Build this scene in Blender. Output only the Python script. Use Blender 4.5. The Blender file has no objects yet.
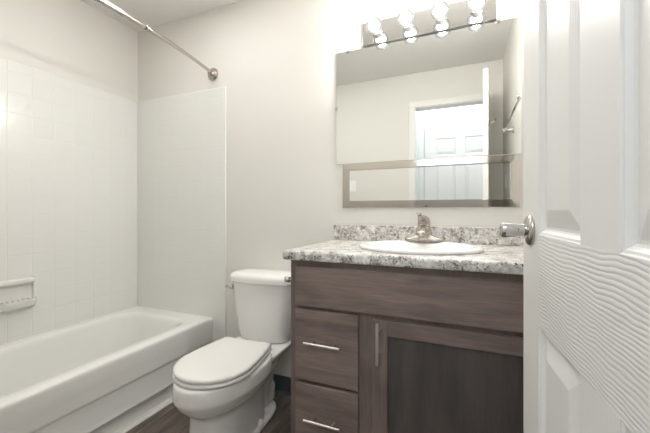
import bpy, bmesh, math, random
from math import sin, cos, pi, radians as R
from mathutils import Vector, Matrix

S = bpy.context.scene
C = S.collection

# ------------------------------------------------------------------ camera, world, lights, exposure
H_CAM = 1.105
cam_d = bpy.data.cameras.new('camera')
cam_d.sensor_width = 36.0
cam_d.lens = 330.0 / 650.0 * 36.0
cam_d.shift_y = -5.0 / 650.0
cam_d.clip_start = 0.01
cam = bpy.data.objects.new('camera', cam_d)
C.objects.link(cam)
cam.location = (0, 0, H_CAM)
cam.rotation_euler = (R(90), 0, R(23.13))
S.camera = cam

world = bpy.data.worlds.new('world')
S.world = world
world.use_nodes = True
world.node_tree.nodes['Background'].inputs[0].default_value = (0.9, 0.95, 1.0, 1)
world.node_tree.nodes['Background'].inputs[1].default_value = 0.4

BULB_STRENGTH = 270.0


def area(name, loc, rot, sx, sy, power, col):
    d = bpy.data.lights.new(name, 'AREA')
    d.shape = 'RECTANGLE'
    d.size = sx
    d.size_y = sy
    d.energy = power
    d.color = col
    o = bpy.data.objects.new(name, d)
    C.objects.link(o)
    o.location = loc
    o.rotation_euler = rot
    return o


# two cool area lights added in the hall, without fixtures
area('hall_fill', (-0.15, -0.30, 2.44), (0, 0, 0), 1.6, 0.5, 3.6, (0.86, 0.93, 1.0))  # added overhead fill that brightens the hall
area('hall_tilted_fill', (-0.10, -0.70, 2.41), (R(48), 0, 0), 1.2, 0.12, 7.0, (0.86, 0.93, 1.0))  # added fill, tilted through the doorway onto the vanity front and door mouldings
# fill light added under the ceiling on the tub side, out of view
area('bathroom_fill', (-1.36, 1.05, 2.462), (0, 0, 0), 0.5, 0.5, 4.5, (1.0, 0.99, 0.97))

S.view_settings.view_transform = 'Standard'
S.view_settings.look = 'None'
S.view_settings.exposure = 0.9
S.view_settings.gamma = 1.0
S.view_settings.use_curve_mapping = False
S.cycles.max_bounces = 12
S.cycles.diffuse_bounces = 8
S.cycles.glossy_bounces = 6
S.cycles.caustics_reflective = True
S.cycles.sample_clamp_indirect = 6.0


# ------------------------------------------------------------------ materials
def lin(r, g, b):
    f = lambda c: (c / 255 / 12.92) if c / 255 <= 0.04045 else ((c / 255 + 0.055) / 1.055) ** 2.4
    return (f(r), f(g), f(b), 1)


def mat(name, col=(200, 200, 200), rough=0.5, metal=0.0, spec=0.5):
    m = bpy.data.materials.new(name)
    m.use_nodes = True
    b = m.node_tree.nodes['Principled BSDF']
    b.inputs['Base Color'].default_value = lin(*col)
    b.inputs['Roughness'].default_value = rough
    b.inputs['Metallic'].default_value = metal
    b.inputs['Specular IOR Level'].default_value = spec
    return m


class NT:
    def __init__(self, m):
        self.t = m.node_tree
        self.b = self.t.nodes['Principled BSDF']

    def n(self, kind, **kw):
        o = self.t.nodes.new(kind)
        for k, v in kw.items():
            if k.startswith('i_'):
                o.inputs[k[2:].replace('_', ' ')].default_value = v
            else:
                setattr(o, k, v)
        return o

    def l(self, a, b):
        self.t.links.new(a, b)

    def coords(self, scale=(1, 1, 1), loc=(0, 0, 0), rot=(0, 0, 0)):
        tc = self.n('ShaderNodeTexCoord')
        mp = self.n('ShaderNodeMapping')
        mp.inputs['Scale'].default_value = scale
        mp.inputs['Location'].default_value = loc
        mp.inputs['Rotation'].default_value = rot
        self.l(tc.outputs['Object'], mp.inputs['Vector'])
        return mp.outputs['Vector']

    def noise(self, vec, scale, detail=4, rough=0.5, dist=0.0):
        o = self.n('ShaderNodeTexNoise')
        o.inputs['Scale'].default_value = scale
        o.inputs['Detail'].default_value = detail
        o.inputs['Roughness'].default_value = rough
        o.inputs['Distortion'].default_value = dist
        self.l(vec, o.inputs['Vector'])
        return o.outputs['Fac']

    def ramp(self, fac, stops, interp='LINEAR'):
        o = self.n('ShaderNodeValToRGB')
        o.color_ramp.interpolation = interp
        e = o.color_ramp.elements
        while len(e) < len(stops):
            e.new(0.5)
        for el, (p, c) in zip(e, stops):
            el.position = p
            el.color = c if len(c) == 4 else lin(*c)
        self.l(fac, o.inputs['Fac'])
        return o.outputs['Color']

    def mix(self, fac, a, b, mode='MIX'):
        o = self.n('ShaderNodeMix', data_type='RGBA', blend_type=mode)
        for s, v in ((o.inputs[0], fac), (o.inputs[6], a), (o.inputs[7], b)):
            if hasattr(v, 'is_output'):
                self.l(v, s)
            else:
                s.default_value = v
        return o.outputs[2]

    def bump(self, h, strength, dist=0.001):
        o = self.n('ShaderNodeBump')
        o.inputs['Strength'].default_value = strength
        o.inputs['Distance'].default_value = dist
        self.l(h, o.inputs['Height'])
        self.l(o.outputs['Normal'], self.b.inputs['Normal'])
        return o

    def color(self, c):
        self.l(c, self.b.inputs['Base Color'])


def paint(name, col, rough=0.55, bump=0.15, scale=260):
    m = mat(name, col, rough)
    t = NT(m)
    t.bump(t.noise(t.coords(), scale, 3), bump, 0.0008)
    return m


M_WALL = paint('wall_paint', (221, 219, 214))
M_CEIL = paint('ceiling_paint', (224, 222, 218), 0.7, 0.35, 140)
M_TRIM = paint('trim_paint', (232, 231, 228), 0.35, 0.03)
M_HALL = paint('hall_paint', (232, 234, 236))
M_PORC = mat('porcelain', (232, 231, 229), 0.12, spec=0.5)
M_SEAT = mat('toilet_seat_plastic', (233, 231, 228), 0.22)
M_TUB = mat('tub_enamel', (230, 230, 228), 0.14)
M_NICK = mat('brushed_nickel', (200, 196, 190), 0.26, 1.0)
M_ROD = mat('rod_nickel', (192, 186, 178), 0.24, 1.0)
M_PULL = mat('satin_nickel_pull', (214, 210, 204), 0.34, 1.0)
M_CHROME = mat('polished_chrome', (208, 207, 205), 0.06, 1.0)
M_FAUCET = mat('faucet_nickel', (180, 173, 165), 0.27, 1.0)
M_MIRROR = mat('mirror_glass', (240, 242, 240), 0.0, 1.0)
M_FRAME = mat('frame_nickel', (198, 193, 186), 0.07, 1.0)
M_DARK = mat('dark_gap', (22, 20, 20), 0.8)
M_RUBBER = mat('cove_base_rubber', (66, 78, 84), 0.5)
M_GLASSEDGE = mat('mirror_edge', (206, 210, 206), 0.3)
M_RED = mat('red_marker', (150, 30, 25), 0.4)
M_BLUE = mat('blue_marker', (40, 60, 130), 0.4)
M_PLATE = mat('switch_plate_plastic', (238, 238, 236), 0.35)


def tile_mat(name, axis, relief):
    m = mat(name, (228, 228, 225), 0.17)
    t = NT(m)
    tc = t.n('ShaderNodeTexCoord')
    sp = t.n('ShaderNodeSeparateXYZ')
    t.l(tc.outputs['Object'], sp.inputs[0])
    cb = t.n('ShaderNodeCombineXYZ')
    ad = t.n('ShaderNodeMath', operation='ADD')
    t.l(sp.outputs[axis], ad.inputs[0])
    ad.inputs[1].default_value = (-1.75 if axis == 1 else 2.295) + 11.2
    az = t.n('ShaderNodeMath', operation='ADD')
    t.l(sp.outputs[2], az.inputs[0])
    az.inputs[1].default_value = -1.868 + 11.2
    t.l(ad.outputs[0], cb.inputs[0])
    t.l(az.outputs[0], cb.inputs[1])

    def brick(ms, sm):
        b = t.n('ShaderNodeTexBrick', offset=0.0, squash=1.0)
        b.inputs['Scale'].default_value = 1.0
        b.inputs['Brick Width'].default_value = 0.112
        b.inputs['Row Height'].default_value = 0.112
        b.inputs['Mortar Size'].default_value = ms
        b.inputs['Mortar Smooth'].default_value = sm
        t.l(cb.outputs[0], b.inputs['Vector'])
        return b.outputs['Fac']
    col = t.mix(brick(0.0014, 0.3), lin(228, 228, 225), lin(227, 227, 224))
    t.color(col)
    inv = t.n('ShaderNodeMath', operation='SUBTRACT')
    inv.inputs[0].default_value = 1.0
    t.l(brick(0.005, 1.0), inv.inputs[1])
    # every tile is set at its own tiny tilt
    wob = t.noise(t.coords(), 5, 1)
    add = t.n('ShaderNodeMath', operation='MULTIPLY_ADD')
    t.l(wob, add.inputs[0])
    add.inputs[1].default_value = 0.9
    t.l(inv.outputs[0], add.inputs[2])
    t.bump(add.outputs[0], relief, 0.0016)
    return m


M_TILE_L = tile_mat('tile_left', 1, 0.45)
M_TILE_B = tile_mat('tile_back', 0, 0.24)


def floor_mat():
    m = mat('vinyl_plank', (110, 100, 92), 0.42)
    t = NT(m)
    v = t.coords(rot=(0, 0, R(90)))
    b = t.n('ShaderNodeTexBrick', offset=0.37)
    b.inputs['Scale'].default_value = 1.0
    b.inputs['Brick Width'].default_value = 1.2
    b.inputs['Row Height'].default_value = 0.15
    b.inputs['Mortar Size'].default_value = 0.0012
    b.inputs['Color1'].default_value = (0.25, 0.25, 0.25, 1)
    b.inputs['Color2'].default_value = (0.75, 0.75, 0.75, 1)
    b.inputs['Mortar'].default_value = (0, 0, 0, 1)
    t.l(v, b.inputs['Vector'])
    g = t.noise(t.coords(scale=(28, 2.2, 1)), 1.6, 8, 0.65, 0.6)
    base = t.ramp(g, [(0.3, (66, 58, 53)), (0.5, (104, 94, 87)), (0.72, (142, 131, 122))])
    base = t.mix(0.22, base, b.outputs['Color'], 'OVERLAY')
    col = t.mix(b.outputs['Fac'], base, lin(50, 44, 40))
    t.color(col)
    t.bump(g, 0.15, 0.001)
    return m


M_FLOOR = floor_mat()


def wood_mat(name, vertical, c0, c1, c2, rough=0.36):
    m = mat(name, c1, rough)
    t = NT(m)
    sc = (16, 16, 1.3) if vertical else (1.3, 16, 16)
    g = t.noise(t.coords(scale=sc), 2.6, 7, 0.6, 0.4)
    big = t.noise(t.coords(scale=(3, 3, 0.7) if vertical else (1.1, 3, 4.5), loc=(3.1, 1.7, 0.3)), 2.2, 3, 0.5, 0.8)
    fine = t.noise(t.coords(scale=(120, 120, 5) if vertical else (5, 120, 120)), 2.0, 4, 0.6)
    col = t.ramp(g, [(0.28, c0), (0.52, c1), (0.78, c2)])
    col = t.mix(0.55, col, t.ramp(big, [(0.34, c0), (0.62, c2)]))
    col = t.mix(0.25, col, t.ramp(fine, [(0.35, (70, 70, 70)), (0.65, (190, 190, 190))]), 'OVERLAY')
    t.color(col)
    t.bump(fine, 0.08, 0.0006)
    return m


M_WOOD_H = wood_mat('stained_maple_horizontal', False, (98, 85, 80), (124, 109, 103), (147, 130, 123))
M_WOOD_V = wood_mat('stained_maple_vertical', True, (100, 87, 82), (120, 106, 100), (139, 123, 116))
M_WOOD_P = wood_mat('stained_panel_dark', True, (70, 64, 62), (83, 76, 73), (97, 89, 86), 0.4)


def laminate():
    m = mat('granite_laminate', (205, 203, 199), 0.3)
    t = NT(m)
    v = t.coords()
    clus = t.noise(t.coords(loc=(1, 7, 3)), 22, 3, 0.55, 0.5)

    def spots(scale, loc, lo, hi, pull):
        """speckles that gather where the cluster noise is low"""
        n = t.noise(t.coords(loc=loc), scale, 5, 0.62, 0.4)
        a = t.n('ShaderNodeMath', operation='MULTIPLY_ADD')
        t.l(clus, a.inputs[0])
        a.inputs[1].default_value = pull
        t.l(n, a.inputs[2])
        return t.ramp(a.outputs[0], [(lo + pull * .5, (1, 1, 1, 1)), (hi + pull * .5, (0, 0, 0, 1))])
    base = t.ramp(t.noise(t.coords(loc=(2, 3, 8)), 30, 4, 0.6, 0.4), [(0.38, (196, 193, 189)), (0.62, (232, 231, 228))])
    col = t.mix(spots(70, (0, 0, 0), .42, .53, .45), base, lin(174, 170, 166))
    col = t.mix(spots(80, (9, 4, 6), .36, .43, .35), col, lin(164, 150, 142))
    col = t.mix(spots(120, (5, 2, 1), .36, .43, .55), col, lin(92, 87, 85))
    t.color(col)
    return m


M_LAM = laminate()


def door_mat(name, horizontal):
    m = mat(name, (229, 228, 225), 0.38)
    t = NT(m)
    w = t.n('ShaderNodeTexWave', wave_type='BANDS', bands_direction='Z' if horizontal else 'Y', wave_profile='SIN')
    w.inputs['Scale'].default_value = 52 if horizontal else 60
    w.inputs['Distortion'].default_value = 10.0 if horizontal else 3.5
    w.inputs['Detail'].default_value = 2.0
    w.inputs['Detail Scale'].default_value = 0.28
    w.inputs['Detail Roughness'].default_value = 0.45
    sc = (1, 0.8, 1) if horizontal else (1, 1, 0.12)
    t.l(t.coords(scale=sc), w.inputs['Vector'])
    pw = t.n('ShaderNodeMath', operation='POWER')
    pw.inputs[1].default_value = 0.45
    t.l(w.outputs['Fac'], pw.inputs[0])
    t.bump(pw.outputs[0], 0.42 if horizontal else 0.14, 0.0010)
    return m


M_DOOR_H = door_mat('door_rail_grain', True)
M_DOOR_V = door_mat('door_stile_grain', False)

M_CORE = bpy.data.materials.new('bulb_filament_glow')
M_CORE.use_nodes = True
_t = M_CORE.node_tree
_t.nodes.remove(_t.nodes['Principled BSDF'])
_e = _t.nodes.new('ShaderNodeEmission')
_e.inputs['Color'].default_value = (1.0, 0.98, 0.95, 1)
_e.inputs['Strength'].default_value = BULB_STRENGTH
_t.links.new(_e.outputs[0], _t.nodes['Material Output'].inputs[0])

M_BULB = bpy.data.materials.new('bulb_glass')
M_BULB.use_nodes = True
_t = M_BULB.node_tree
_t.nodes.remove(_t.nodes['Principled BSDF'])
_tr = _t.nodes.new('ShaderNodeBsdfTransparent')
_gl = _t.nodes.new('ShaderNodeBsdfGlossy')
_gl.inputs['Roughness'].default_value = 0.03
_em = _t.nodes.new('ShaderNodeEmission')
_em.inputs['Color'].default_value = (1.0, 0.98, 0.95, 1)
_em.inputs['Strength'].default_value = 1.0
_lw = _t.nodes.new('ShaderNodeLayerWeight')
_lw.inputs['Blend'].default_value = 0.25
_m1 = _t.nodes.new('ShaderNodeMixShader')
_m2 = _t.nodes.new('ShaderNodeMixShader')
_m1.inputs[0].default_value = 0.3
_t.links.new(_tr.outputs[0], _m1.inputs[1])
_t.links.new(_em.outputs[0], _m1.inputs[2])
_t.links.new(_lw.outputs['Fresnel'], _m2.inputs[0])
_t.links.new(_m1.outputs[0], _m2.inputs[1])
_t.links.new(_gl.outputs[0], _m2.inputs[2])
_t.links.new(_m2.outputs[0], _t.nodes['Material Output'].inputs[0])


# ------------------------------------------------------------------ mesh helpers
def build(name, bm, m, parent=None, smooth=False, bevel=0.0, seg=2, sub=0):
    me = bpy.data.meshes.new(name)
    bmesh.ops.recalc_face_normals(bm, faces=bm.faces[:])
    bm.to_mesh(me)
    bm.free()
    ms = m if isinstance(m, (list, tuple)) else [m]
    for x in ms:
        me.materials.append(x)
    o = bpy.data.objects.new(name, me)
    C.objects.link(o)
    if parent:
        o.parent = parent
    if smooth:
        me.shade_smooth()
    if bevel:
        b = o.modifiers.new('bevel', 'BEVEL')
        b.width = bevel
        b.segments = seg
        b.limit_method = 'ANGLE'
        b.angle_limit = R(40)
        b.harden_normals = True
        me.shade_smooth()
    if sub:
        s = o.modifiers.new('sub', 'SUBSURF')
        s.levels = sub
        s.render_levels = sub
    return o


def smooth_angle(o, deg=35):
    """smooth shading except across sharp edges"""
    me = o.data
    me.shade_smooth()
    bm = bmesh.new()
    bm.from_mesh(me)
    for e in bm.edges:
        if len(e.link_faces) == 2 and e.calc_face_angle(0) > R(deg):
            e.smooth = False
    bm.to_mesh(me)
    bm.free()
    return o


def box(bm, x0, x1, y0, y1, z0, z1):
    v = [bm.verts.new(p) for p in ((x0, y0, z0), (x1, y0, z0), (x1, y1, z0), (x0, y1, z0),
                                   (x0, y0, z1), (x1, y0, z1), (x1, y1, z1), (x0, y1, z1))]
    for f in ((0, 1, 2, 3), (4, 5, 6, 7), (0, 1, 5, 4), (1, 2, 6, 5), (2, 3, 7, 6), (3, 0, 4, 7)):
        bm.faces.new([v[i] for i in f])
    return bm


def B(*a):
    return box(bmesh.new(), *a)


def loft(bm, rings, cap0=True, cap1=True, closed=True):
    vs = [[bm.verts.new(p) for p in r] for r in rings]
    n = len(rings[0])
    for a, b in zip(vs, vs[1:]):
        for i in range(n if closed else n - 1):
            j = (i + 1) % n
            bm.faces.new((a[i], a[j], b[j], b[i]))
    if cap0:
        bm.faces.new(vs[0])
    if cap1:
        bm.faces.new(vs[-1])
    return bm


def rrect(x0, x1, y0, y1, r, z, n=8):
    pts = []
    for cx, cy, a0 in ((x1 - r, y1 - r, 0), (x0 + r, y1 - r, 90), (x0 + r, y0 + r, 180), (x1 - r, y0 + r, 270)):
        for k in range(n + 1):
            a = R(a0 + 90 * k / n)
            pts.append((cx + r * cos(a), cy + r * sin(a), z))
    return pts


def frame_of(d):
    d = Vector(d).normalized()
    up = Vector((0, 0, 1)) if abs(d.z) < 0.9 else Vector((1, 0, 0))
    s = d.cross(up).normalized()
    return d, s, s.cross(d)


def tube(bm, pts, rad, n=14, cap=True):
    rings = []
    P = [Vector(p) for p in pts]
    for i, p in enumerate(P):
        d = (P[min(i + 1, len(P) - 1)] - P[max(i - 1, 0)])
        _, s, u = frame_of(d)
        r = rad[i] if isinstance(rad, (list, tuple)) else rad
        rings.append([p + s * (r * cos(2 * pi * k / n)) + u * (r * sin(2 * pi * k / n)) for k in range(n)])
    return loft(bm, rings, cap, cap)


def lathe(bm, base, axis, prof, n=28):
    """prof: list of (distance along axis, radius)"""
    base = Vector(base)
    d, s, u = frame_of(axis)
    rings = [[base + d * h + s * (max(r, 1e-5) * cos(2 * pi * k / n)) + u * (max(r, 1e-5) * sin(2 * pi * k / n)) for k in range(n)] for h, r in prof]
    return loft(bm, rings)


def sphere(bm, c, r, u=24, v=14):
    bmesh.ops.create_uvsphere(bm, u_segments=u, v_segments=v, radius=r, matrix=Matrix.Translation(c))
    return bm


def thing(name, label, cat, loc=(0, 0, 0), group=None):
    o = bpy.data.objects.new(name, None)
    C.objects.link(o)
    o.location = loc
    o['label'] = label
    o['category'] = cat
    if group:
        o['group'] = group
    o.empty_display_size = 0.05
    bpy.context.view_layer.update()
    return o


def part(name, bm, m, parent, **kw):
    """bm is given in world coordinates; the child sits under its thing without moving"""
    loc = parent.location
    bmesh.ops.translate(bm, verts=bm.verts[:], vec=-Vector(loc))
    p = parent.parent
    if p:
        bmesh.ops.translate(bm, verts=bm.verts[:], vec=-Vector(p.location))
    return build(name, bm, m, parent, **kw)


def tag(o, label, cat, group=None):
    o['label'] = label
    o['category'] = cat
    if group:
        o['group'] = group
    return o


def struct(name, bm, m, label=None, **kw):
    o = build(name, bm, m, **kw)
    o['kind'] = 'structure'
    if label:
        o['label'] = label
    return o


# ------------------------------------------------------------------ the room
XL, XR, YB, YF, ZC = -2.295, 0.306, 1.75, 0.14, 2.47
OPL, OPR, OPT = -0.476, 0.18, 2.14          # the doorway behind the camera
HY = -0.75                                   # far wall of the hall
HX0, HX1 = -1.9, 1.7

struct('floor', B(HX0 - 0.5, HX1 + 0.1, HY - 0.1, YB + 0.1, -0.08, 0.0), M_FLOOR, 'grey brown wood plank vinyl floor')
struct('ceiling', B(HX0 - 0.5, HX1 + 0.1, HY - 0.1, YB + 0.1, ZC, ZC + 0.08), M_CEIL, 'off white painted ceiling')
struct('wall_left', B(XL - 0.1, XL, YF - 0.11, YB, 0, ZC), M_WALL, 'painted wall above the long side of the bathtub')
struct('wall_back', B(XL - 0.1, XR + 0.1, YB, YB + 0.1, 0, ZC), M_WALL, 'off white wall behind the toilet and the vanity')
struct('wall_right', B(XR, XR + 0.1, YF, YB, 0, ZC), M_WALL, 'off white wall with the towel bar behind the open door')
bm = bmesh.new()
box(bm, XL, OPL, YF - 0.11, YF, 0, ZC)
box(bm, OPL, OPR, YF - 0.11, YF, OPT, ZC)
box(bm, OPR, XR + 0.1, YF - 0.11, YF, 0, ZC)
struct('wall_front', bm, M_WALL, 'off white wall with the doorway, seen in the mirror')
bm = bmesh.new()
box(bm, HX0, HX1, HY - 0.1, HY, 0, ZC)
box(bm, HX0 - 0.1, HX0, HY - 0.1, YF - 0.11, 0, ZC)
box(bm, HX1, HX1 + 0.1, HY - 0.1, YF - 0.11, 0, ZC)
box(bm, XR + 0.1, HX1, YF - 0.11, YF, 0, ZC)
struct('wall_hall', bm, M_HALL, 'bright white hall wall seen through the doorway in the mirror')

# doorway lining and casing
bm = bmesh.new()
box(bm, OPL, OPL + 0.018, YF - 0.11, YF - 0.0005, 0, OPT - 0.018)
box(bm, OPR - 0.018, OPR, YF - 0.11, YF - 0.0005, 0, OPT - 0.018)
box(bm, OPL, OPR, YF - 0.11, YF - 0.0005, OPT - 0.018, OPT - 0.0005)
box(bm, OPL - 0.045, OPL + 0.012, YF + 0.0003, YF + 0.014, 0, OPT - 0.012)
box(bm, OPR - 0.012, OPR + 0.045, YF + 0.0003, YF + 0.014, 0, OPT - 0.012)
box(bm, OPL - 0.045, OPR + 0.045, YF + 0.0003, YF + 0.014, OPT - 0.012, OPT + 0.045)
struct('trim_1', bm, M_TRIM, 'white casing round the doorway', bevel=0.002)

# tiled surround
TT, TH = 1.93, 0.010
TXR = -1.4555
bm = bmesh.new()
box(bm, XL, XL + TH, YF, YB - TH, 0.36, TT)
struct('wall_tile_left', bm, M_TILE_L, 'white square tile surround along the long side of the tub', bevel=0.004, seg=3)
bm = bmesh.new()
box(bm, XL, TXR, YB - TH, YB, 0.0, TT)
struct('wall_tile_back', bm, M_TILE_B, 'white square tile surround at the end of the tub', bevel=0.004, seg=3)

# slate coloured cove base
def cove(x0, x1, name):
    prof = [(YB, 0.104), (YB - 0.003, 0.104), (YB - 0.004, 0.02), (YB - 0.007, 0.008), (YB - 0.016, 0.0), (YB, 0.0)]
    bm = loft(bmesh.new(), [[(x0, y, z) for y, z in prof], [(x1, y, z) for y, z in prof]])
    return struct(name, bm, M_RUBBER, 'dark slate grey cove base along the wall by the toilet')


cove(TXR, -0.66, 'baseboard_back')

# ------------------------------------------------------------------ bathtub
TXF = -1.5575
TX0, TY0, TY1 = XL + TH + 0.001, YF + 0.012, YB - TH - 0.001
RIM = 0.394
t = thing('bathtub', 'white alcove bathtub with a stepped front apron below the tiled walls', 'bathtub', ((TX0 + TXF) / 2, 0.95, 0))
rings = []
for dx, z in ((-.034, 0.001), (-.034, .088), (-.033, .093), (-.010, .099), (-.004, .105), (-.004, .114), (-.006, .120), (-.0075, .128), (-.0075, .231),
              (-.0070, .235), (-.0035, .239), (-.0025, .250), (-.0035, .275), (-.001, .305), (0, .33), (0, .374), (-.001, .384), (-.0035, .390), (-.009, RIM)):
    rings.append(rrect(TX0, TXF + dx, TY0, TY1, 0.004, z, 10))
ix0, ix1, iy0, iy1 = TX0 + 0.062, TXF - 0.088, TY0 + 0.09, TY1 - 0.085
for ins, z, r in ((0, RIM - 0.001, .13), (.006, RIM - .004, .13), (.014, RIM - .012, .13), (.020, RIM - .03, .13), (.03, .30, .13),
                  (.045, .20, .13), (.06, .11, .12), (.085, .075, .11), (.12, .062, .09), (.17, .058, .05)):
    k = 1.0 + ins * 2.2
    rings.append(rrect(ix0 + ins, ix1 - ins, iy0 + ins * 1.3, iy1 - ins * 1.9, r, z, 10))
bm = loft(bmesh.new(), rings, cap0=True, cap1=True)
smooth_angle(part('shell', bm, M_TUB, t), 50)
bm = lathe(bmesh.new(), (-1.93, 0.40, 0.060), (0, 0, 1), [(0, .03), (.002, .03), (.004, .026), (.003, .012)])
part('drain', bm, M_CHROME, t, smooth=True)['label'] = 'chrome drain'
# white strip along the floor at the foot of the apron
prof = [(TXF - .034, 0.001), (TXF - .004, 0.001), (TXF - .005, .008), (TXF - .012, .016), (TXF - .034, .018)]
bm = loft(bmesh.new(), [[(x, TY0, z) for x, z in prof], [(x, TY1, z) for x, z in prof]])
struct('trim_2', bm, M_TRIM, 'white strip on the floor along the tub apron')

# ------------------------------------------------------------------ soap dish on the left wall
sx = XL + TH + 0.0005
t = thing('soap_dish', 'white ceramic soap dish with a grab ledge on the tiled wall over the tub', 'soap dish', (sx, 1.01, 0.56))


def sweep_out(prof_by_y):
    """rings: for every y a closed (x, z) outline"""
    return loft(bmesh.new(), [[(sx + x, y, z) for x, z in p] for y, p in prof_by_y])


SY0, SY1 = 0.905, 1.088
bm = bmesh.new()
box(bm, sx, sx + 0.008, SY0, SY1, 0.572, 0.732)
part('back_plate', bm, M_PORC, t, bevel=0.004, seg=3)
rows = []
for k in range(13):
    f = k / 12
    y = SY0 + (SY1 - SY0) * f
    e = max(0.0, 1 - abs(2 * f - 1) ** 5)
    d = 0.006 + 0.046 * e ** 0.5
    rows.append((y, [(0.004, .735), (d * .7, .735), (d, .729), (d, .715), (d * .8, .706), (0.004, .700)]))
part('ledge', sweep_out(rows), M_PORC, t, smooth=False, bevel=0.003, seg=3)
rows = []
for k in range(13):
    f = k / 12
    y = SY0 + (SY1 - SY0) * f
    e = max(0.0, 1 - abs(2 * f - 1) ** 4)
    d = 0.010 + 0.066 * e ** 0.5
    rows.append((y, [(0.004, .612), (d * .85, .612), (d, .622), (d, .606), (d * .75, .580), (0.004, .562)]))
dish = part('tray', sweep_out(rows), M_PORC, t, bevel=0.003, seg=3)
for k in range(6):
    y = SY0 + 0.035 + k * 0.0225
    bm = tube(bmesh.new(), [(sx + .008, y, .613), (sx + .03, y, .6155), (sx + .055, y, .6155), (sx + .062, y, .613)], 0.0045, 8)
    part('drain_rib', bm, M_PORC, t, smooth=True)
for y0 in (SY0, SY1 - 0.014):
    bm = bmesh.new()
    box(bm, sx + .004, sx + .026, y0, y0 + .014, .612, .705)
    part('end_post', bm, M_PORC, t, bevel=0.004, seg=3)

# ------------------------------------------------------------------ shower rod
RZ = H_CAM + 0.922
t = thing('shower_curtain_rod', 'curved nickel shower curtain rod above the open side of the tub', 'shower rod', (-1.5645, YB, RZ))


def rodx(y):
    f = (y - YF) / (YB - YF)
    return -1.5645 + 0.096 * (1 - (2 * f - 1) ** 2) ** 0.9 if 0 < f < 1 else -1.5645


ys = [1.169 + (YB - 0.004 - 1.169) * k / 16 for k in range(17)]
part('slim_tube', tube(bmesh.new(), [(rodx(y), y, RZ) for y in ys], 0.0105, 16), M_ROD, t, smooth=True)
ys = [YF + 0.004 + (1.169 - YF) * k / 26 for k in range(27)]
part('wide_tube', tube(bmesh.new(), [(rodx(y), y, RZ) for y in ys], 0.0128, 16), M_ROD, t, smooth=True)
p = Vector((rodx(1.172), 1.172, RZ))
d = Vector((rodx(1.19), 1.19, RZ)) - p
part('collar', lathe(bmesh.new(), p - d.normalized() * .006, d, [(0, .0128), (0.001, .0142), (.012, .0142), (.014, .011)], 18), M_ROD, t, smooth=True)
for y, s in ((YB, -1), (YF, 1)):
    bm = lathe(bmesh.new(), (-1.5645, y, RZ), (0, s, 0), [(0, .040), (.004, .043), (.008, .042), (.011, .036), (.014, .035), (.018, .032), (.021, .025), (.032, .022), (.038, .018), (.042, .0135)], 32)
    part('wall_flange', bm, M_ROD, t, smooth=True)

# ------------------------------------------------------------------ toilet
TCX = -1.095
t = thing('toilet', 'white two piece toilet with closed lid between the tub and the vanity', 'toilet', (TCX, 1.70, 0))


def egg(cx, yf, yb, w, z, n=40, pf=2.0, pb=2.6, wide=0.62):
    """an egg outline pointing towards -y; the widest line sits at the fraction wide from the front"""
    ym = yf + (yb - yf) * wide
    pts = []
    for k in range(n):
        a = 2 * pi * k / n
        s, c = sin(a), cos(a)
        pw = pf if s < 0 else pb
        x = cx + w * math.copysign(abs(c) ** (2 / pw), c)
        y = ym + ((ym - yf) if s < 0 else (yb - ym)) * math.copysign(abs(s) ** (2 / pw), s)
        pts.append((x, y, z))
    return pts


bm = bmesh.new()
loft(bm, [egg(TCX, yf, yb, w, z, pf=pf, pb=3) for z, yf, yb, w, pf in (
    (0.002, 1.080, 1.52, .124, 3.2), (.03, 1.086, 1.52, .121, 3.2), (.08, 1.094, 1.52, .118, 3.1), (.15, 1.098, 1.52, .117, 3.0), (.200, 1.096, 1.515, .118, 2.8), (.212, 1.088, 1.515, .123, 2.6), (.226, 1.068, 1.515, .138, 2.3),
    (.245, 1.044, 1.51, .157, 2.2), (.270, 1.022, 1.50, .174, 2.1), (.296, 1.006, 1.50, .185, 2.05), (.304, 1.002, 1.50, .189, 2.05), (.350, 1.006, 1.50, .188, 2.05), (.366, 1.009, 1.50, .186, 2.05), (.371, 1.016, 1.495, .180, 2.05))])
# rear column
loft(bm, [egg(TCX, yf, yb, w, z, pf=3, pb=3, wide=.5) for z, yf, yb, w in (
    (0.002, 1.44, 1.63, .078), (.08, 1.45, 1.64, .080), (.18, 1.44, 1.66, .088), (.26, 1.42, 1.68, .11), (.30, 1.42, 1.70, .135), (.325, 1.42, 1.71, .15))])
# the S of the trapway showing on each flank
for s in (-1, 1):
    tube(bm, [(TCX + s * .045, 1.27, .06), (TCX + s * .055, 1.34, .10), (TCX + s * .060, 1.42, .18), (TCX + s * .060, 1.49, .24), (TCX + s * .056, 1.56, .22), (TCX + s * .052, 1.60, .12), (TCX + s * .05, 1.60, .04)],
         [.03, .040, .044, .046, .044, .042, .04], 14)
# floor flange
loft(bm, [egg(TCX, yf, yb, w, z, pf=3.2, pb=3.4, wide=.5) for z, yf, yb, w in ((0.002, 1.10, 1.64, .138), (.018, 1.10, 1.64, .136), (.026, 1.11, 1.63, .126))])
# deck under the tank
loft(bm, [rrect(TCX - w, TCX + w, y0, y1, .04, z) for z, w, y0, y1 in ((.28, .12, 1.40, 1.70), (.315, .15, 1.40, 1.72), (.34, .170, 1.42, 1.725), (.356, .174, 1.43, 1.725))])
o = part('bowl', bm, M_PORC, t)
rm = o.modifiers.new('remesh', 'REMESH')
rm.mode = 'VOXEL'
rm.voxel_size = 0.0055
rm.use_smooth_shade = True
sm = o.modifiers.new('smooth', 'SMOOTH')
sm.factor = 0.5
sm.iterations = 8

SEAT_Y0, SEAT_Y1 = 1.026, 1.480


def seat_ring(z, ins, cx=TCX):
    """seat and lid outline: rounded front, straight back edge"""
    return egg(cx, SEAT_Y0 + ins, SEAT_Y1 - ins, .181 - ins, z, 56, pf=2.05, pb=3.2, wide=.56)


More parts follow.
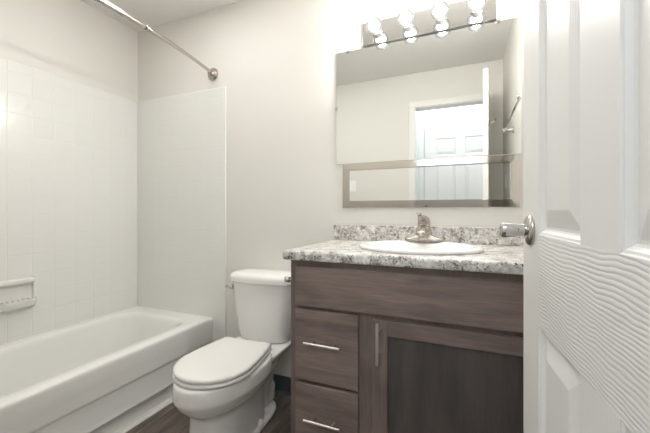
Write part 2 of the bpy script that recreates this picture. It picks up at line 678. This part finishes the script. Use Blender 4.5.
def seat_outline(z, ins):
    pts = []
    n = 36
    ym = 1.215
    yf = SEAT_Y0 + ins
    w = .181 - ins
    for k in range(n + 1):
        a = pi * k / n
        pts.append((TCX - w * cos(a), ym - (ym - yf) * sin(a) ** (2 / 2.05), z))
    # the sides taper towards the hinge
    for f in (.25, .5, .75, 1.0):
        pts.append((TCX + w - (.181 - .142) * f ** 1.6, ym + (SEAT_Y1 - ins - ym) * f, z))
    for f in (1.0, .75, .5, .25):
        pts.append((TCX - w + (.181 - .142) * f ** 1.6, ym + (SEAT_Y1 - ins - ym) * f, z))
    return pts


bm = loft(bmesh.new(), [seat_outline(z, i) for z, i in ((.3735, .006), (.376, .000), (.380, -.002), (.387, -.001), (.3905, .004))])
smooth_angle(part('seat', bm, M_SEAT, t), 60)
bm = loft(bmesh.new(), [seat_outline(z, i) for z, i in ((.3935, .009), (.395, .002), (.398, 0), (.406, 0), (.411, .003), (.4135, .009), (.415, .02), (.4165, .07), (.417, .13))])
smooth_angle(part('lid', bm, M_SEAT, t), 60)
for s in (-1, 1):
    bm = bmesh.new()
    loft(bm, [rrect(TCX + s * .075 - .022, TCX + s * .075 + .022, 1.482, 1.512, .008, z, 4) for z in (.357, .398)])
    part('hinge_cap', bm, M_SEAT, t, bevel=0.003)


def tank_ring(w, yf, yb, z, n=40, p=3.2, bow=.035, r=.045):
    """flat at the wall, rounded corners and a gently bowed front"""
    pts = []
    for x, y, _ in rrect(TCX - w, TCX + w, yf, yb, r, z, 10):
        q = (x - TCX) / w
        f = (yb - y) / (yb - yf)
        pts.append((x, y + bow * q * q * f, z))
    return pts


def dense(ring, m=3):
    out = []
    for a, b in zip(ring, ring[1:] + ring[:1]):
        a, b = Vector(a), Vector(b)
        k = max(1, int((b - a).length / .02))
        out += [tuple(a.lerp(b, i / k)) for i in range(k)]
    return out


def tank_rings(rows, bow=.035):
    base = None
    out = []
    for w, yf, yb, z, r in rows:
        flat = rrect(-1, 1, 0, 1, .0001, 0, 10)
        pts = []
        # the same number of points in every ring: dense straight runs plus corner arcs
        x0, x1 = TCX - w, TCX + w
        for cx, cy, a0, nx in ((x1 - r, yb - r, 0, (x0 + r, yb)), (x0 + r, yb - r, 90, (x0, yf + r)), (x0 + r, yf + r, 180, (x1 - r, yf)), (x1 - r, yf + r, 270, (x1, yb - r))):
            for k in range(9):
                a = R(a0 + 90 * k / 8)
                pts.append((cx + r * cos(a), cy + r * sin(a)))
            lx, ly = pts[-1]
            for k in range(1, 12):
                pts.append((lx + (nx[0] - lx) * k / 12, ly + (nx[1] - ly) * k / 12))
        res = []
        for x, y in pts:
            q = (x - TCX) / w
            f = (yb - y) / (yb - yf)
            res.append((x, y + bow * q * q * f, z))
        out.append(res)
    return out


bm = loft(bmesh.new(), tank_rings([(.150, 1.585, 1.715, .357, .05), (.160, 1.575, 1.722, .366, .05), (.168, 1.570, 1.728, .41, .05), (.186, 1.558, 1.735, .55, .05), (.198, 1.552, 1.738, .694, .05)]))
smooth_angle(part('tank', bm, M_PORC, t), 50)
bm = loft(bmesh.new(), tank_rings([(.203, 1.546, 1.740, .6945, .05), (.209, 1.540, 1.742, .699, .05), (.210, 1.539, 1.742, .722, .05), (.206, 1.543, 1.740, .735, .05), (.196, 1.553, 1.734, .744, .048),
                                   (.175, 1.574, 1.722, .749, .045), (.12, 1.61, 1.70, .752, .03)]))
smooth_angle(part('tank_lid', bm, M_PORC, t), 50)
lx, ly, lz = TCX - .178, 1.586, .662
bm = lathe(bmesh.new(), (lx, ly + .010, lz), (-.35, -1, 0), [(0, .013), (.012, .014), (.016, .011), (.026, .008)], 18)
lever = part('flush_lever', bm, M_NICK, t, smooth=True)
lever['label'] = 'nickel flush lever'
bm = tube(bmesh.new(), [(lx - .006, ly - .012, lz), (lx - .014, ly - .016, lz + .003), (lx - .032, ly - .010, lz + .003), (lx - .046, ly + .000, lz - .004)], [.006, .007, .007, .006], 12)
part('lever_arm', bm, M_NICK, t, smooth=True)
for s in (-1, 1):
    bm = lathe(bmesh.new(), (TCX + s * .121, 1.40, .0225), (0, 0, 1), [(0, .017), (.010, .017), (.022, .013), (.030, .006)], 18)
    part('bolt_cap', bm, M_SEAT, t, smooth=True)
t.rotation_euler = (0, 0, R(3.2))

# ------------------------------------------------------------------ vanity cabinet
VX0, VX1 = -.6655, .272
VY = 1.200                    # face of the frame
VZT = .9095
t = thing('vanity_cabinet', 'grey brown stained vanity cabinet with two drawers and a door', 'cabinet', (-.2, 1.47, 0))
bm = bmesh.new()
box(bm, VX0, VX0 + .016, VY + .018, YB - .002, 0.001, VZT)
box(bm, VX1 - .016, VX1, VY + .018, YB - .002, 0.001, VZT)
box(bm, VX0 + .016, VX1 - .016, VY + .018, YB - .002, .10, .116)
box(bm, VX0 + .016, VX1 - .016, YB - .010, YB - .002, .116, VZT)
box(bm, VX0 + .016, VX1 - .016, VY + .07, VY + .082, .001, .10)
part('carcass', bm, M_WOOD_V, t)
bm = bmesh.new()
box(bm, VX0, VX0 + .035, VY, VY + .018, .10, VZT)
box(bm, VX1 - .05, VX1, VY, VY + .018, .10, VZT)
box(bm, -.385, -.305, VY, VY + .018, .15, .69)
box(bm, VX0 + .035, VX1 - .05, VY, VY + .018, .865, VZT)
box(bm, VX0 + .035, VX1 - .05, VY, VY + .018, .69, .745)
box(bm, VX0 + .035, -.385, VY, VY + .018, .395, .45)
box(bm, VX0 + .035, VX1 - .05, VY, VY + .018, .10, .15)
part('face_frame', bm, M_WOOD_V, t)
FY0, FY1 = VY - .019, VY - .0005


def slab(name, x0, x1, z0, z1, m):
    return part(name, B(x0, x1, FY0, FY1, z0, z1), m, t, bevel=.0025, seg=2)


slab('false_drawer_front', -.636, .232, .7275, .8835, M_WOOD_H)


# parts directly under the cabinet have no offset of their own, so children of drawers use the cabinet's origin
def part_sub(name, bm, m, parent, **kw):
    bmesh.ops.translate(bm, verts=bm.verts[:], vec=-Vector(t.location))
    return build(name, bm, m, parent, **kw)


def pull(parent, c, horizontal, L=.149):
    x, z = c
    py = FY0 - .033
    ax = Vector((1, 0, 0)) if horizontal else Vector((0, 0, 1))
    c3 = Vector((x, py, z))
    bm = tube(bmesh.new(), [c3 - ax * L / 2, c3 + ax * L / 2], .0056, 14)
    for s in (-1, 1):
        q = c3 + ax * (s * .044)
        tube(bm, [q, (q.x, FY0 + .0005, q.z)], .0045, 12)
    h = part_sub('pull_handle', bm, M_PULL, parent, bevel=.0008)
    h['label'] = 'satin nickel bar pull'


d1 = slab('drawer', -.636, -.371,   .432, .713, M_WOOD_H)
pull(d1, (-.508, .592), True)
d2 = slab('drawer', -.636, -.371, .150, .418, M_WOOD_H)
pull(d2, (-.508, .292), True)
# frame and panel door
DX0, DX1, DZ0, DZ1 = -.3165, .232, .150, .710
ST = .056
dr = part('door', B(DX0, DX0 + ST, FY0, FY1, DZ0, DZ1), M_WOOD_V, t, bevel=.002)
part_sub('door_stile', B(DX1 - ST, DX1, FY0, FY1, DZ0, DZ1), M_WOOD_V, dr, bevel=.002)
for z in (DZ0, DZ1 - ST):
    part_sub('door_rail', B(DX0 + ST, DX1 - ST, FY0, FY1, z, z + ST), M_WOOD_H, dr, bevel=.0015)
o = part_sub('door_panel', B(DX0 + ST - .004, DX1 - ST + .004, FY0 + .010, FY1 - .001, DZ0 + ST - .004, DZ1 - ST + .004), M_WOOD_P, dr)
o['label'] = 'darker recessed door panel'
pull(dr, (-.2895, .6325), False)

# toilet paper holder on the cabinet side: only its near post shows
t = thing('toilet_paper_holder', 'small nickel paper holder on the side of the vanity facing the toilet', 'toilet paper holder', (VX0, 1.33, .81))
for y in (1.255, 1.415):
    bm = lathe(bmesh.new(), (VX0 - .0005, y, .81), (-1, 0, 0), [(0, .016), (.004, .016), (.007, .012), (.012, .007), (.034, .007), (.036, .012), (.056, .013), (.058, .010)], 18)
    part('post', bm, M_NICK, t, smooth=True)
bm = tube(bmesh.new(), [(VX0 - .046, 1.263, .81), (VX0 - .046, 1.407, .81)], .0075, 14)
part('roller', bm, M_NICK, t, smooth=True)

# ------------------------------------------------------------------ countertop with a round-nosed edge and a cut-out for the basin
CX0, CX1, CY0, CY1, CZ0, CZ1 = -.6865, XR - .002, 1.168, YB - .001, .910, .948
SKX, SKY, SKA, SKB = -.186, 1.440, .252, .212


def rect_hits(n):
    """n directions round the basin, the four corners of the slab among them"""
    angs = [2 * pi * k / n for k in range(n)]
    for cx, cy in ((CX0, CY0), (CX1, CY0), (CX1, CY1), (CX0, CY1)):
        a = math.atan2(cy - SKY, cx - SKX) % (2 * pi)
        i = min(range(n), key=lambda j: abs(((angs[j] - a + pi) % (2 * pi)) - pi))
        angs[i] = a
    return sorted(angs)


ANG = rect_hits(96)


def on_rect(a, ins, z):
    c, s = cos(a), sin(a)
    tx = ((CX1 - ins if c > 0 else CX0 + ins) - SKX) / c if abs(c) > 1e-9 else 1e9
    ty = ((CY1 if s > 0 else CY0 + ins) - SKY) / s if abs(s) > 1e-9 else 1e9
    k = min(tx, ty)
    return (SKX + c * k, SKY + s * k, z)


def on_oval(a, ins, z):
    c, s = cos(a), sin(a)
    A, Bb = SKA - ins, SKB - ins
    k = 1 / math.sqrt((c / A) ** 2 + (s / Bb) ** 2)
    return (SKX + c * k, SKY + s * k, z)


t = thing('countertop', 'speckled white and grey granite pattern laminate worktop on the vanity', 'countertop', (-.19, 1.46, CZ0))
rings = [[on_oval(a, .022, CZ0) for a in ANG]]
rings += [[on_rect(a, i, z) for a in ANG] for i, z in ((.004, CZ0), (.001, CZ0 + .003), (0, CZ0 + .008), (0, CZ1 - .012), (.002, CZ1 - .005), (.006, CZ1 - .0015), (.012, CZ1))]
rings += [[on_oval(a, .022, CZ1) for a in ANG], [on_oval(a, .022, CZ0) for a in ANG]]
bm = loft(bmesh.new(), rings, False, False)
bmesh.ops.remove_doubles(bm, verts=bm.verts[:], dist=1e-6)
smooth_angle(part('slab', bm, M_LAM, t), 40)
part('backsplash', B(CX0, CX1, YB - .020, YB - .001, CZ1 + .0002, H_CAM - .0755), M_LAM, t, bevel=.003)

# ------------------------------------------------------------------ drop-in basin
t = thing('bathroom_sink', 'white oval drop-in basin set in the speckled worktop', 'sink', (SKX, SKY, CZ1))
N = 72


def oval(ins, z, dy=0):
    return [(SKX + (SKA - ins) * cos(2 * pi * k / N), SKY + dy + (SKB - ins) * sin(2 * pi * k / N), z) for k in range(N)]


z0 = CZ1 + .0006
# the deck at the back is wider: the bowl sits forward
rings = [oval(.004, z0), oval(0, z0 + .003), oval(0, z0 + .009), oval(.004, z0 + .014), oval(.012, z0 + .0165), oval(.022, z0 + .0165)]
for ins, z, dy in ((.032, z0 + .0165, -.006), (.042, z0 + .013, -.012), (.050, z0 + .004, -.018), (.058, z0 - .02, -.022), (.075, z0 - .06, -.024), (.105, z0 - .105, -.024), (.15, z0 - .128, -.02), (.19, z0 - .133, -.018)):
    rings.append(oval(ins, z, dy))
bm = loft(bmesh.new(), rings, False, True)
o = part('basin', bm, M_PORC, t, smooth=True)
bm = lathe(bmesh.new(), (SKX, SKY - .018, z0 - .1328), (0, 0, 1), [(0, .021), (.003, .021), (.004, .017), (.002, .010)], 20)
part('drain', bm, M_CHROME, t, smooth=True)

# ------------------------------------------------------------------ faucet
FX, FYC, FZ = -.182, 1.612, z0 + .0168
t = thing('faucet', 'brushed nickel single handle faucet on the back rim of the sink', 'faucet', (FX, FYC, FZ))


def sup(cx, cy, a, b, z, p=2.6, n=36):
    return [(cx + a * math.copysign(abs(cos(2 * pi * k / n)) ** (2 / p), cos(2 * pi * k / n)), cy + b * math.copysign(abs(sin(2 * pi * k / n)) ** (2 / p), sin(2 * pi * k / n)), z) for k in range(n)]


# wings: a low plate whose top climbs to the middle
rings = []
for k in range(25):
    u = -1 + 2 * k / 24
    x = FX + .088 * u
    hw = .027 * math.sqrt(max(0.02, 1 - abs(u) ** 6))
    h = .017 + .036 * max(0, 1 - abs(u)) ** 1.8
    ring = [(x, FYC - hw, FZ), (x, FYC - hw, FZ + h * .45), (x, FYC - hw * .7, FZ + h * .88), (x, FYC, FZ + h), (x, FYC + hw * .7, FZ + h * .88), (x, FYC + hw, FZ + h * .45), (x, FYC + hw, FZ)]
    rings.append(ring)
bm = loft(bmesh.new(), rings)
smooth_angle(part('base', bm, M_FAUCET, t), 60)
bm = loft(bmesh.new(), [sup(FX, FYC + dy, a, b, FZ + z) for z, a, b, dy in ((.004, .043, .029, 0), (.02, .039, .028, 0), (.04, .035, .027, .001), (.058, .031, .026, .002), (.068, .029, .025, .003), (.070, .026, .023, .003))])
part('body', bm, M_FAUCET, t, smooth=True)
# spout reaching forward over the bowl
rings = []
for k in range(13):
    f = k / 12
    y = FYC - .010 - .105 * f
    zc = FZ + .044 + .016 * sin(pi * (0.15 + f * .75)) - .010 * f
    a = .029 - .010 * f
    b = .015 - .004 * f
    rings.append([(FX + a * cos(2 * pi * j / 20), y, zc + b * sin(2 * pi * j / 20)) for j in range(20)])
bm = loft(bmesh.new(), rings)
part('spout', bm, M_FAUCET, t, smooth=True)
bm = lathe(bmesh.new(), (FX, FYC - .105, FZ + .048), (0, 0, -1), [(0, .010), (.012, .011), (.015, .009)], 18)
part('aerator', bm, M_CHROME, t, smooth=True)
# handle: a dome that sweeps up into a short lever
bm = loft(bmesh.new(), [sup(FX + dx, FYC + dy, a, b, FZ + z, 2.3) for z, a, b, dx, dy in (
    (.0705, .027, .024, 0, .003), (.078, .0285, .0255, 0, .003), (.090, .028, .025, 0, .002), (.102, .0265, .023, -.001, .000), (.112, .0235, .020, -.004, -.004), (.120, .0185, .015, -.009, -.010), (.126, .012, .010, -.015, -.016), (.129, .006, .005, -.020, -.020))])
hd = part('handle', bm, M_FAUCET, t, smooth=True)
bm = tube(bmesh.new(), [(FX - .012, FYC - .012, FZ + .120), (FX - .017, FYC - .026, FZ + .127), (FX - .022, FYC - .042, FZ + .131)], [.009, .0075, .006], 14)
part('lever', bm, M_FAUCET, t, smooth=True)
bm = lathe(bmesh.new(), (FX, FYC - .0205, FZ + .097), (0, -1, .1), [(0, .0042), (.002, .0042), (.0026, .003)], 14)
part('hot_mark', bm, M_RED, t, smooth=True)['label'] = 'small red temperature mark'

# ------------------------------------------------------------------ wall mirror (frameless)
MX0, MX1, MZ0, MZ1 = -.677, .2355, H_CAM + .2655, H_CAM + .8965
t = thing('wall_mirror', 'large frameless rectangular mirror on the wall below the light bar', 'mirror', ((MX0 + MX1) / 2, YB, MZ0))
part('mirror_backing', B(MX0, MX1, YB - .0050, YB - .0005, MZ0, MZ1), M_GLASSEDGE, t)
part('mirror_glass', B(MX0 + .0015, MX1 - .0015, YB - .0058, YB - .0052, MZ0 + .0015, MZ1 - .0015), M_MIRROR, t)
for x, z, w, h in ((-.608, MZ1, .02, .012), (.14, MZ1, .02, .012)):
    part('mirror_clip', B(x - w / 2, x + w / 2, YB - .009, YB - .0062, z - h, z + .0008), M_CHROME, t, bevel=.001)
part('mirror_clip', B(MX0 - .004, MX0 + .008, YB - .009, YB - .0062, H_CAM + .57, H_CAM + .588), M_CHROME, t, bevel=.001)

# ------------------------------------------------------------------ framed strip mirror under it
GX0, GX1, GZ0, GZ1 = -.6345, .2255, H_CAM + .0215, H_CAM + .2635
t = thing('framed_mirror', 'long low mirror in a mitred nickel frame just above the backsplash', 'mirror', ((GX0 + GX1) / 2, YB, GZ0))
part('frame_backing', B(GX0 + .004, GX1 - .004, YB - .008, YB - .0008, GZ0 + .004, GZ1 - .004), M_DARK, t)
FW = .037
part('mirror_glass', B(GX0 + FW - .004, GX1 - FW + .004, YB - .0095, YB - .0082, GZ0 + FW - .004, GZ1 - FW + .004), M_MIRROR, t)


def rail(a, b, inn):
    """one mitred side of the frame: a, b outer corners, inn the inward direction"""
    a, b, inn = Vector(a), Vector(b), Vector(inn)
    along = (b - a).normalized()
    pr = [(0, 0.0008), (0, .0150), (.0005, .0153), (FW - .003, .0190), (FW, .0180), (FW, .0096), (FW - .006, .0082), (FW - .006, .0008)]
    bm = bmesh.new()
    ra, rb = [], []
    for w, dpt in pr:
        off = inn * w + Vector((0, -dpt, 0))
        ra.append(a + along * w + off)
        rb.append(b - along * w + off)
    return loft(bm, [ra, rb])


for a, b, inn, nm in (((GX0, YB, GZ1), (GX1, YB, GZ1), (0, 0, -1), 'frame_rail'), ((GX0, YB, GZ0), (GX1, YB, GZ0), (0, 0, 1), 'frame_rail'),
                      ((GX0, YB, GZ0), (GX0, YB, GZ1), (1, 0, 0), 'frame_rail'), ((GX1, YB, GZ0), (GX1, YB, GZ1), (-1, 0, 0), 'frame_rail')):
    part(nm, rail(a, b, inn), M_FRAME, t)

# ------------------------------------------------------------------ vanity light bar
LX0, LX1, LY, LZ0, LZ1 = -.519, .133, 1.730, H_CAM + .898, H_CAM + 1.022
t = thing('vanity_light', 'chrome vanity light bar with four round glowing bulbs above the mirror', 'light', ((LX0 + LX1) / 2, YB, (LZ0 + LZ1) / 2))
part('light_bar', B(LX0, LX1, LY, YB - .0005, LZ0, LZ1), M_CHROME, t, bevel=.004, seg=3)
LZ = H_CAM + .953
BY = 1.655
for k in range(4):
    x = -.4336 + k * .160
    bm = lathe(bmesh.new(), (x, LY + .001, LZ), (0, -1, 0), [(0, .027), (.004, .027), (.006, .020), (.026, .019), (.029, .016)], 24)
    part('socket', bm, M_CHROME, t, smooth=True)
    r = .0425
    prof = [(-.046, .013), (-.040, .0145)] + [(-r * cos(R(a)), r * sin(R(a))) for a in range(24, 180, 8)] + [(r, .0005)]
    bm = lathe(bmesh.new(), (x, BY, LZ), (0, -1, 0), prof, 28)
    bl = part('light_bulb', bm, M_BULB, t, smooth=True)
    bm = sphere(bmesh.new(), (x, BY, LZ), .022, 20, 12)
    bmesh.ops.translate(bm, verts=bm.verts[:], vec=-Vector(t.location))
    build('filament', bm, M_CORE, bl, smooth=True)

# ------------------------------------------------------------------ towel bar and hook behind the open door, seen in the mirror
TBX, TBZ = .247, H_CAM + .568
t = thing('towel_bar', 'empty chrome towel bar on the wall behind the open door', 'towel bar', (XR, 1.23, TBZ))
part('bar', tube(bmesh.new(), [(TBX, .86, TBZ), (TBX, 1.61, TBZ)], .007, 16), M_CHROME, t, smooth=True)
for y in (.87, 1.60):
    bm = lathe(bmesh.new(), (XR - .0005, y, TBZ), (-1, 0, 0), [(0, .024), (.005, .024), (.010, .016), (.016, .009), (.05, .009), (.058, .013), (.068, .013), (.072, .008)], 20)
    part('post', bm, M_CHROME, t, smooth=True)


# ------------------------------------------------------------------ panel doors
def panel_door(W, Hh, T=.035, stile=.113, mid=.098):
    """door in its own frame: y runs from the hinge, x is the thickness (0 = visible face, T = back), z up"""
    bm = bmesh.new()
    pw = (W - 2 * stile - mid) / 2
    ys = [(stile, stile + pw), (stile + pw + mid, W - stile)]
    zs = [(.23, .885), (1.052, 1.66), (1.765, Hh - .115)]
    rails = [(0, .23), (.885, 1.052), (1.66, 1.765), (Hh - .115, Hh)]

    def q(x, y0, y1, z0, z1, mi):
        f = bm.faces.new([bm.verts.new(p) for p in ((x, y0, z0), (x, y1, z0), (x, y1, z1), (x, y0, z1))])
        f.material_index = mi
        return f
    for x, s in ((0, 1), (T, -1)):
        q(x, 0, stile, 0, Hh, 0)
        q(x, W - stile, W, 0, Hh, 0)
        for z0, z1 in rails:
            q(x, stile, W - stile, z0, z1, 1)
        for z0, z1 in zs:
            q(x, stile + pw, stile + pw + mid, z0, z1, 0)
        for y0, y1 in ys:
            for z0, z1 in zs:
                prev = None
                for ins, d in ((0, 0), (.002, .0015), (.005, .0022), (.009, .0075), (.012, .009), (.016, .009), (.018, .0085), (.043, .0022), (.046, .0016)):
                    ring = [bm.verts.new((x + s * d, y, z)) for y, z in ((y0 + ins, z0 + ins), (y1 - ins, z0 + ins), (y1 - ins, z1 - ins), (y0 + ins, z1 - ins))]
                    if prev:
                        for i in range(4):
                            j = (i + 1) % 4
                            bm.faces.new((prev[i], prev[j], ring[j], ring[i]))
                    prev = ring
                bm.faces.new(prev)
    # the edges of the leaf
    for y in (0, W):
        bm.faces.new([bm.verts.new(p) for p in ((0, y, 0), (T, y, 0), (T, y, Hh), (0, y, Hh))])
    for z in (0, Hh):
        bm.faces.new([bm.verts.new(p) for p in ((0, 0, z), (T, 0, z), (T, W, z), (0, W, z))])
    bmesh.ops.remove_doubles(bm, verts=bm.verts[:], dist=1e-6)
    return bm


def build_door(name, W, Hh, loc, rotz, label):
    bm = panel_door(W, Hh)
    me = bpy.data.meshes.new(name)
    bmesh.ops.recalc_face_normals(bm, faces=bm.faces[:])
    bm.to_mesh(me)
    bm.free()
    me.materials.append(M_DOOR_V)
    me.materials.append(M_DOOR_H)
    o = bpy.data.objects.new(name, me)
    C.objects.link(o)
    o.location = loc
    o.rotation_euler = (0, 0, rotz)
    o['kind'] = 'structure'
    o['label'] = label
    return o


# the open bathroom door: hinged at the doorway's right side, standing almost along the camera's line of sight
DA = R(4.2)
DW = .70
DH = (.160 + .0732 * .075, .2 - .9973 * .075)
d1 = build_door('door_1', DW, 2.135, (DH[0], DH[1], .010), DA, 'white six panel door with embossed wood grain standing open')


def on_door(name, bm, m, **kw):
    return build(name, bm, m, d1, **kw)


KY, KZ = DW - .060, H_CAM - .037 - .010
bm = lathe(bmesh.new(), (0, KY, KZ), (-1, 0, 0), [(-.0002, .0300), (.004, .0300), (.007, .0275), (.010, .020), (.012, .0145)], 32)
o = on_door('knob_rosette', bm, M_NICK, smooth=True)
bm = lathe(bmesh.new(), (-.010, KY, KZ), (-1, 0, 0), [(0, .0120), (.014, .0120), (.016, .0135), (.034, .0150), (.041, .0150), (.043, .0135), (.0432, .009), (.0424, .004)], 32)
o = on_door('door_knob', bm, M_CHROME)
smooth_angle(o, 40)
o['label'] = 'satin nickel door knob'
bm = bmesh.new()
box(bm, .006, .029, DW - .0005, DW + .0015, KZ - .028, KZ + .028)
on_door('latch_plate', bm, M_NICK)
# knob on the far side
bm = lathe(bmesh.new(), (.035, KY, KZ), (1, 0, 0), [(-.0002, .0300), (.005, .0300), (.010, .018), (.012, .012), (.026, .012), (.034, .0150), (.052, .0150), (.053, .010)], 28)
on_door('door_knob', bm, M_NICK, smooth=True)

# hook on the back of the open door
hz = H_CAM + .66 - .010
t = tag(bpy.data.objects.new('robe_hook', None), 'small nickel robe hook on the back of the open door, seen in the mirror', 'hook')
C.objects.link(t)
t.location = d1.matrix_basis @ Vector((.035, DW - .07, hz))
t.rotation_euler = (0, 0, DA)
t.empty_display_size = .05
build('hook_plate', lathe(bmesh.new(), (0.0003, 0, 0), (1, 0, 0), [(0, .018), (.004, .018), (.007, .012)], 20), M_NICK, t, smooth=True)
bm = tube(bmesh.new(), [(.004, 0, 0), (.02, 0, -.004), (.035, 0, 0), (.045, 0, .012), (.048, 0, .026)], [.006, .0055, .005, .005, .006], 12)
build('hook_arm', bm, M_NICK, t, smooth=True)

# closet door across the hall
def closet(x0, W, name):
    o = build_door(name, W, 2.09, (x0, HY + .037, .012), R(-90), 'white six panel hall door seen through the doorway in the mirror')
    return o


d2 = closet(-.462, .80, 'door_2')
bm = bmesh.new()
box(bm, -.535, -.475, HY, HY + .016, 0, 2.17)
box(bm, .350, .410, HY, HY + .016, 0, 2.17)
box(bm, -.475, .350, HY, HY + .016, 2.112, 2.17)
struct('trim_3', bm, M_TRIM, 'white casing round the hall door', bevel=.002)

# switch plates, both seen only in the framed mirror
t = thing('light_switch', 'white switch plate reflected at the right end of the framed mirror', 'light switch', (XR, .36, H_CAM + .25))
part('cover_plate', B(XR - .006, XR - .0005, .322, .398, H_CAM + .192, H_CAM + .308), M_PLATE, t, bevel=.002)
part('toggle', B(XR - .009, XR - .0058, .344, .376, H_CAM + .217, H_CAM + .283), M_PLATE, t, bevel=.001)
t = thing('light_switch', 'white switch plate reflected at the toilet end of the framed mirror', 'light switch', (-1.105, YF, H_CAM + .27))
part('cover_plate', B(-1.143, -1.067, YF + .0005, YF + .006, H_CAM + .212, H_CAM + .328), M_PLATE, t, bevel=.002)
part('toggle', B(-1.121, -1.089, YF + .0058, YF + .009, H_CAM + .237, H_CAM + .303), M_PLATE, t, bevel=.001)
